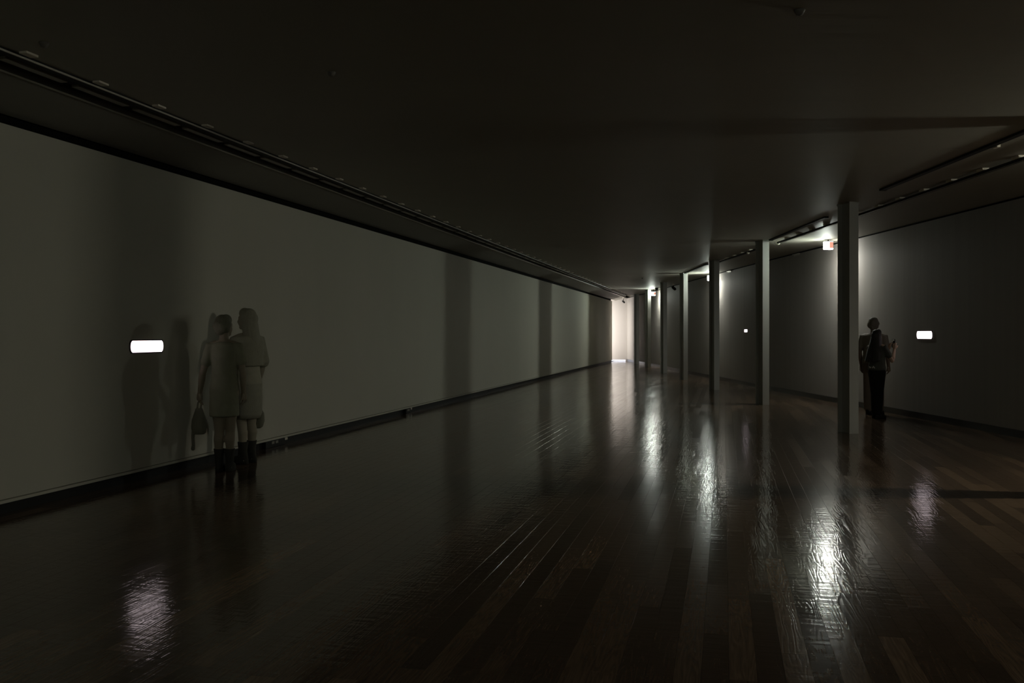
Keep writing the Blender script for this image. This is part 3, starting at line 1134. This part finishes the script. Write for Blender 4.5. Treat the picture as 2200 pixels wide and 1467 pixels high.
MB().tube([(0, -0.05, 0.61), (0, -0.03, 0.70), (0, 0.0, 0.765), (0, 0.03, 0.70), (0, 0.05, 0.61)], [0.009] * 5, 8).build('handle', M_BAG_B, bb, smooth=True)

# visitor taking a picture near the right wall
M_BLK = cloth('black_trouser_cloth', (0.012, 0.012, 0.011))
M_TOPC = cloth('dark_grey_top_cloth', (0.085, 0.09, 0.075))
M_SKIN_C = painted('skin_c', (0.52, 0.38, 0.28), 0.6, 0.05, spec=0.2)
M_MARK = principled('white_print', (0.75, 0.74, 0.70), 0.7)
M_PHONE = painted('phone_body', (0.03, 0.03, 0.03), 0.3, 0.1)
M_GLINT = principled('phone_glint_white', (0.85, 0.85, 0.82), 0.35, 0.0)
tC = 0.00825
stC = [(0, -0.06, 0.02, -0.065, 0.03), (0, 0.06, -0.01, 0.06, -0.03)]
# faces the wall, a little to the right; both arms bent up in front
armsC = [((-0.17, 0.20, 1.12), (-0.02, 0.36, 1.33), (0.15, 0.15, 1), (0.3, 1, 0)),
         ((0.20, 0.19, 1.10), (0.10, 0.37, 1.32), (-0.1, 0.12, 1), (-0.3, 1, 0))]
rzC = math.radians(-62)
C_, s, P = figure('person', ((1884 - 1100) * tC, tC * F, 0), rzC, 'person with long dark hair and black trousers holding up a phone near the curved wall', 1.565, armsC, stC, M_SKIN_C)
shirt(C_, s, M_TOPC, armsC, hem=0.93, sleeve=0.6, loose=1.06, name='top')
trousers(C_, s, M_BLK, stC, wide=1.15)
hair_long(P, s, M_HAIR, C_, length=0.50, spread=0.15, back=-0.19)
shoes(C_, s, stC, M_BLK)
# small white print on the back of the top
mb = MB()


def stroke(mb, a, b, wd=0.008, y=-0.128):
    a, b = Vector((a[0], 0, a[1])), Vector((b[0], 0, b[1]))
    d_ = (b - a).normalized()
    n_ = Vector((-d_.z, 0, d_.x)) * wd / 2
    q_ = [a + n_, b + n_, b - n_, a - n_]
    mb.add([(p_.x, y, p_.z) for p_ in q_] + [(p_.x, y + 0.02, p_.z) for p_ in q_],
           [[0, 1, 2, 3], [7, 6, 5, 4], [0, 4, 5, 1], [1, 5, 6, 2], [2, 6, 7, 3], [3, 7, 4, 0]])


for a_, b_ in (((-0.065, 1.0), (-0.045, 0.972)), ((-0.045, 0.972), (-0.02, 0.995)), ((0.0, 0.97), (0.025, 1.01)), ((0.025, 1.01), (0.055, 0.968)), ((0.01, 0.984), (0.042, 0.984))):
    stroke(mb, (a_[0] - 0.0, a_[1] * s), (b_[0], b_[1] * s), 0.010, -0.135 * s)
mb.build('print', M_MARK, C_)
ph_w = C_.matrix_basis @ Vector((0.05 * s, 0.405 * s, 1.445 * s))
ph = empty('phone', ph_w, rzC, 'dark phone with painted white glints held up by the dark-haired visitor', 'phone')
MB().box(-0.037, 0.037, -0.0045, 0.0045, -0.075, 0.075).build('case', M_PHONE, ph, bevel=0.003)
mb = MB()
for x, z in ((-0.018, 0.055), (0.010, 0.055), (-0.018, 0.028)):
    mb.tube([(x, -0.0046, z), (x, -0.008, z)], [0.013, 0.013], 12)
mb.build('lens', M_GLINT, ph, smooth=True)  # white discs on the screen side, painted in as the phone's glints

# taller visitor just behind, mostly hidden
M_SKIN_D = painted('skin_d', (0.19, 0.15, 0.115), 0.6, 0.05, spec=0.2)
M_SHIRT_D = cloth('brown_grey_shirt_cloth', (0.20, 0.185, 0.15))
M_TR_D = cloth('brown_trouser_cloth', (0.16, 0.135, 0.11))
M_HAIR_D = painted('hair_d', (0.17, 0.16, 0.13), 0.6, 0.2, (60, 60, 4), 0.3, (180, 180, 8), 0.2)
tD = 0.00865
stD = [(0, -0.09, 0.0, -0.095, 0.0), (0, 0.09, 0.0, 0.095, 0.01)]
armsD = [((-0.235, -0.02, 1.10), (-0.235, 0.06, 0.86), (0, 0.15, -1), (1, 0, 0)),
         ((0.235, -0.02, 1.10), (0.235, 0.06, 0.86), (0, 0.15, -1), (-1, 0, 0))]
D, s, P = figure('person', ((1877 - 1100) * tD, tD * F, 0), math.radians(-40), 'taller person in a greyish shirt standing behind the visitor with the phone', 1.785, armsD, stD, M_SKIN_D, wid=1.12)
shirt(D, s, M_SHIRT_D, armsD, hem=0.90, sleeve=0.7, W=1.12, loose=1.08, name='shirt')
trousers(D, s, M_TR_D, stD, W=1.1, wide=1.25)
hair_short(P, s, M_HAIR_D, D)
shoes(D, s, stD, M_BLK)

# ------------------------------------------------------------------ square the plan to the long wall
ROT = Matrix.Rotation(LDIR, 4, 'Z')
for o in list(sc.objects):
    if o.parent is None:
        o.matrix_basis = ROT @ o.matrix_basis
